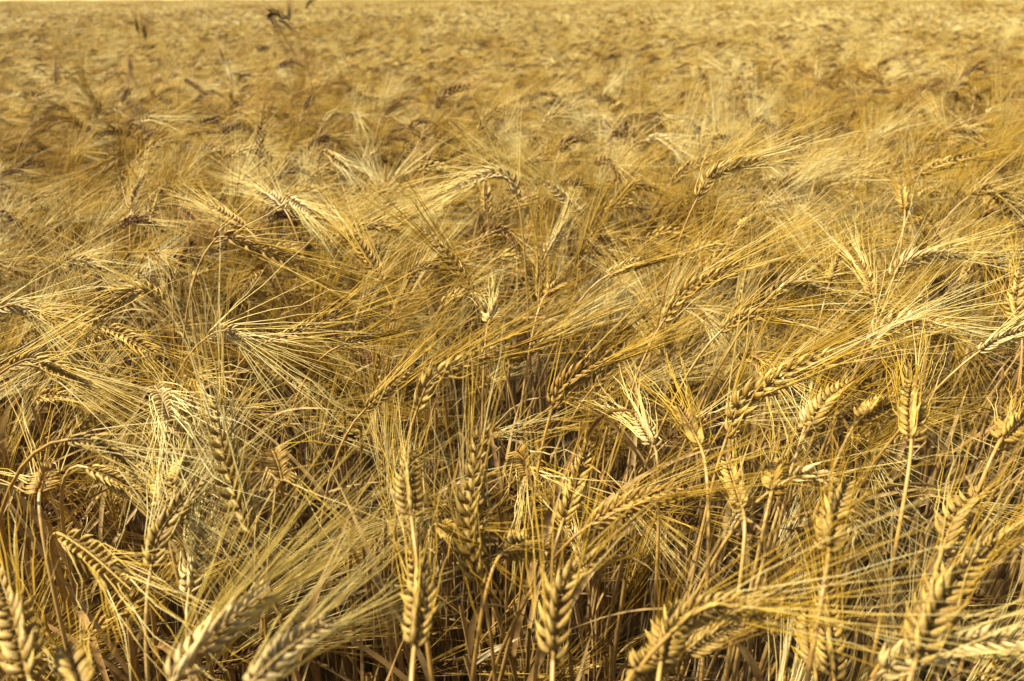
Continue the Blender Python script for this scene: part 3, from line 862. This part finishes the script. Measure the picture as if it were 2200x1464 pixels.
# far: whole square metres
y = 7.4
while y < 66:
    step = 0.94
    xm = 0.80 * y + 2.5
    for x in np.arange(-xm, xm, step):
        put((x + rg.uniform(-0.1, 0.1), y + rg.uniform(-0.1, 0.1), 0.04 * wob(x * 0.4, y * 0.4)), (0, 0, float(rg.normal(0, 0.5))), float(rg.uniform(0.94, 1.05)), NEAR_N + MID_N + STEM_N + int(rg.integers(0, PATCH_N)))
    y += step

pm = bpy.data.meshes.new('wheat_crop')
pm.vertices.add(len(pts)); pm.vertices.foreach_set('co', np.array(pts, np.float32).ravel())
at = pm.attributes.new('rot', 'FLOAT_VECTOR', 'POINT'); at.data.foreach_set('vector', np.array(rots, np.float32).ravel())
at = pm.attributes.new('size', 'FLOAT', 'POINT'); at.data.foreach_set('value', np.array(scs, np.float32))
at = pm.attributes.new('pick', 'INT', 'POINT'); at.data.foreach_set('value', np.array(idx, np.int32))
crop = link(bpy.data.objects.new('wheat_crop', pm))
crop['kind'] = 'stuff'; crop['label'] = 'dense mass of ripe bearded wheat filling the field'; crop['category'] = 'wheat'
ng = bpy.data.node_groups.new('wheat_crop', 'GeometryNodeTree')
ng.interface.new_socket('Geometry', in_out='INPUT', socket_type='NodeSocketGeometry')
ng.interface.new_socket('Geometry', in_out='OUTPUT', socket_type='NodeSocketGeometry')
N, L = ng.nodes.new, ng.links.new
gi = N('NodeGroupInput'); go = N('NodeGroupOutput')
iop = N('GeometryNodeInstanceOnPoints'); ci = N('GeometryNodeCollectionInfo')
ci.inputs['Collection'].default_value = hidden
ci.inputs['Separate Children'].default_value = True
ci.inputs['Reset Children'].default_value = True
def attr(name, typ):
    a = N('GeometryNodeInputNamedAttribute'); a.data_type = typ; a.inputs['Name'].default_value = name
    return a.outputs['Attribute']
L(gi.outputs[0], iop.inputs['Points']); L(ci.outputs[0], iop.inputs['Instance'])
iop.inputs['Pick Instance'].default_value = True
L(attr('pick', 'INT'), iop.inputs['Instance Index'])
er = N('FunctionNodeEulerToRotation'); L(attr('rot', 'FLOAT_VECTOR'), er.inputs[0]); L(er.outputs[0], iop.inputs['Rotation'])
L(attr('size', 'FLOAT'), iop.inputs['Scale'])
L(iop.outputs[0], go.inputs[0])
md = crop.modifiers.new('wheat_crop', 'NODES'); md.node_group = ng

# ------------------------------------------------------------------ small things
def at(px, py, z):
    r = ray(px, py)
    return CAMP + r * ((z - CAMP[2]) / r[2])

# straws and strap leaves caught between the stalks: pixel ends, heights, width, look, label
LEAVES = [
    ([(983, 1452), (1050, 1405), (1118, 1370)], (0.74, 0.80, 0.84), 0.0055, 'leaf_pale', 'pale straw strip with split end slanting low behind the pale tipped ear'),
    ([(1615, 1338), (1680, 1392), (1750, 1460)], (0.86, 0.80, 0.72), 0.0045, 'leaf_pale', 'thin pale straw slanting down from the very thick level ear'),
    ([(1814, 1456), (1870, 1400), (1925, 1348)], (0.70, 0.78, 0.84), 0.005, 'leaf', 'thin orange straw slanting up beside the curled strap leaf'),
    ([(1964, 1100), (1985, 1085), (2014, 1080)], (0.76, 0.79, 0.78), 0.007, 'leaf_pale', 'short bent pale leaf between vertical stems near the edge'),
    ([(1606, 1256), (1650, 1150), (1698, 1034)], (0.70, 0.80, 0.88), 0.009, 'leaf', 'broad orange brown leaf rising to the bright cream comb ear'),
    ([(1362, 1332), (1378, 1260), (1400, 1184)], (0.66, 0.74, 0.80), 0.011, 'leaf', 'dark speckled brown leaf standing between stems beside the pale tipped ear'),
    ([(1282, 1238), (1296, 1290), (1312, 1334)], (0.80, 0.74, 0.68), 0.008, 'leaf', 'short dark brown leaf hanging under the pale tipped ear'),
    ([(432, 1224), (462, 1186), (502, 1160)], (0.78, 0.83, 0.85), 0.008, 'leaf', 'golden brown leaf blade slanting beside the pale bleached ear'),
    ([(1838, 1462), (1842, 1380), (1864, 1318), (1896, 1302), (1906, 1316)], (0.72, 0.82, 0.90, 0.905, 0.885), 0.010, 'leaf_pale', 'pale strap leaf curling over at its tip, low among the stems'),
    ([(60, 1440), (78, 1320), (92, 1200)], (0.62, 0.74, 0.82), 0.008, 'leaf', 'reddish brown leaf standing beside the large olive ear'),
    ([(760, 1464), (772, 1380), (775, 1300)], (0.60, 0.70, 0.76), 0.008, 'leaf', 'reddish brown leaf upright left of the blurred grey green ear'),
    ([(1180, 940), (1172, 1000), (1186, 1050)], (0.84, 0.78, 0.72), 0.010, 'leaf', 'orange leaf hanging in the dark gap under the thick ochre ear'),
]
for li, (px, zz, wd, mt, label) in enumerate(LEAVES):
    P = catmull([at(x, y, z) for (x, y), z in zip(px, zz)], 14)
    T, U, W = frames(P, unit(CAMP - P[7]) + np.array([0.25, 0, 0.2]))
    tw = np.linspace(-0.4, 0.6, len(P))[:, None]
    side = W * np.cos(tw) + U * np.sin(tw); nor = U * np.cos(tw) - W * np.sin(tw)
    s = np.linspace(0, 1, len(P))
    ww = (wd * 0.5 * np.minimum(1, 0.35 + 3 * s) * np.minimum(1, 0.12 + 2.2 * (1 - s)))[:, None]
    org = P[0].copy()
    V = np.stack([P - side * ww + nor * ww * 0.45, P - side * ww * 0.5 + nor * ww * 0.1, P, P + side * ww * 0.5 + nor * ww * 0.1, P + side * ww + nor * ww * 0.45,
                  P + side * ww * 0.5 + nor * (ww * 0.1 - 0.0004), P - nor * 0.0005, P - side * ww * 0.5 + nor * (ww * 0.1 - 0.0004)], 1) - org
    n = len(P)
    F = [(i * 8 + k, i * 8 + (k + 1) % 8, (i + 1) * 8 + (k + 1) % 8, (i + 1) * 8 + k) for i in range(n - 1) for k in range(8)]
    mb = MB(); mb.add(V.reshape(-1, 3), np.array(F))
    o = link(bpy.data.objects.new('dry_leaf', mb.mesh('dry_leaf', [M[mt]])))
    o.location = org
    o['label'] = label; o['category'] = 'leaf'; o['group'] = 'dry leaves and straws among the stalks'

# beetle clinging to the awns
def beetle():
    D = 1.40
    c = CAMP + ray(1935, 347) * D
    root = empty('beetle', c, 'small dark brown beetle with long feelers clinging to the awns', 'beetle')
    up = CM[:3, :3] @ np.array([0.12, 1.0, 0.0]); out_ = CM[:3, :3] @ np.array([-0.35, 0.1, 0.93]); lat_ = np.cross(up, out_)
    def body(z0, z1, wid, thick, prof, name):
        mb = MB(); V = []; n = len(prof); S = 8
        for i, r in enumerate(prof):
            z = z0 + (z1 - z0) * i / (n - 1)
            for k in range(S):
                a = 2 * math.pi * k / S
                V.append(up * z + lat_ * (wid * r * math.cos(a)) + out_ * (thick * r * math.sin(a)))
        F = [(i * S + k, i * S + (k + 1) % S, (i + 1) * S + (k + 1) % S, (i + 1) * S + k) for i in range(n - 1) for k in range(S)]
        mb.add(np.array(V), np.array(F))
        return part(name, mb.mesh(name, [M['beetle']]), root)
    body(-0.0085, 0.0035, 0.0022, 0.0016, [0.15, 0.75, 1.0, 1.0, 1.0, 0.92, 0.7, 0.2], 'body')
    body(0.0030, 0.0058, 0.0017, 0.0014, [0.4, 1.0, 1.0, 0.6], 'thorax')
    body(0.0054, 0.0075, 0.0012, 0.0011, [0.5, 1.0, 0.9, 0.3], 'head')
    for sgn in (-1, 1):
        for z, e in ((0.0045, 0.0035), (0.0018, 0.0), (-0.0005, -0.004)):
            a = up * z + lat_ * sgn * 0.0014
            k = a + lat_ * sgn * 0.0032 + up * (e * 0.4) + out_ * 0.001
            f = k + lat_ * sgn * 0.0022 + up * (e - 0.002) - out_ * 0.0025
            mb = MB(); tube(mb, np.array([a, k, f]), np.array([0.0004, 0.0003, 0.0002]), 4); part('leg', mb.mesh('leg', [M['beetle']]), root)
        a = up * 0.0072 + lat_ * sgn * 0.0006
        mb = MB(); tube(mb, np.array([a, a + up * 0.003 + lat_ * sgn * 0.003, a + up * 0.0085 + lat_ * sgn * 0.0055]), np.array([0.00025, 0.0002, 0.00015]), 4)
        part('antenna', mb.mesh('antenna', [M['beetle']]), root)
beetle()
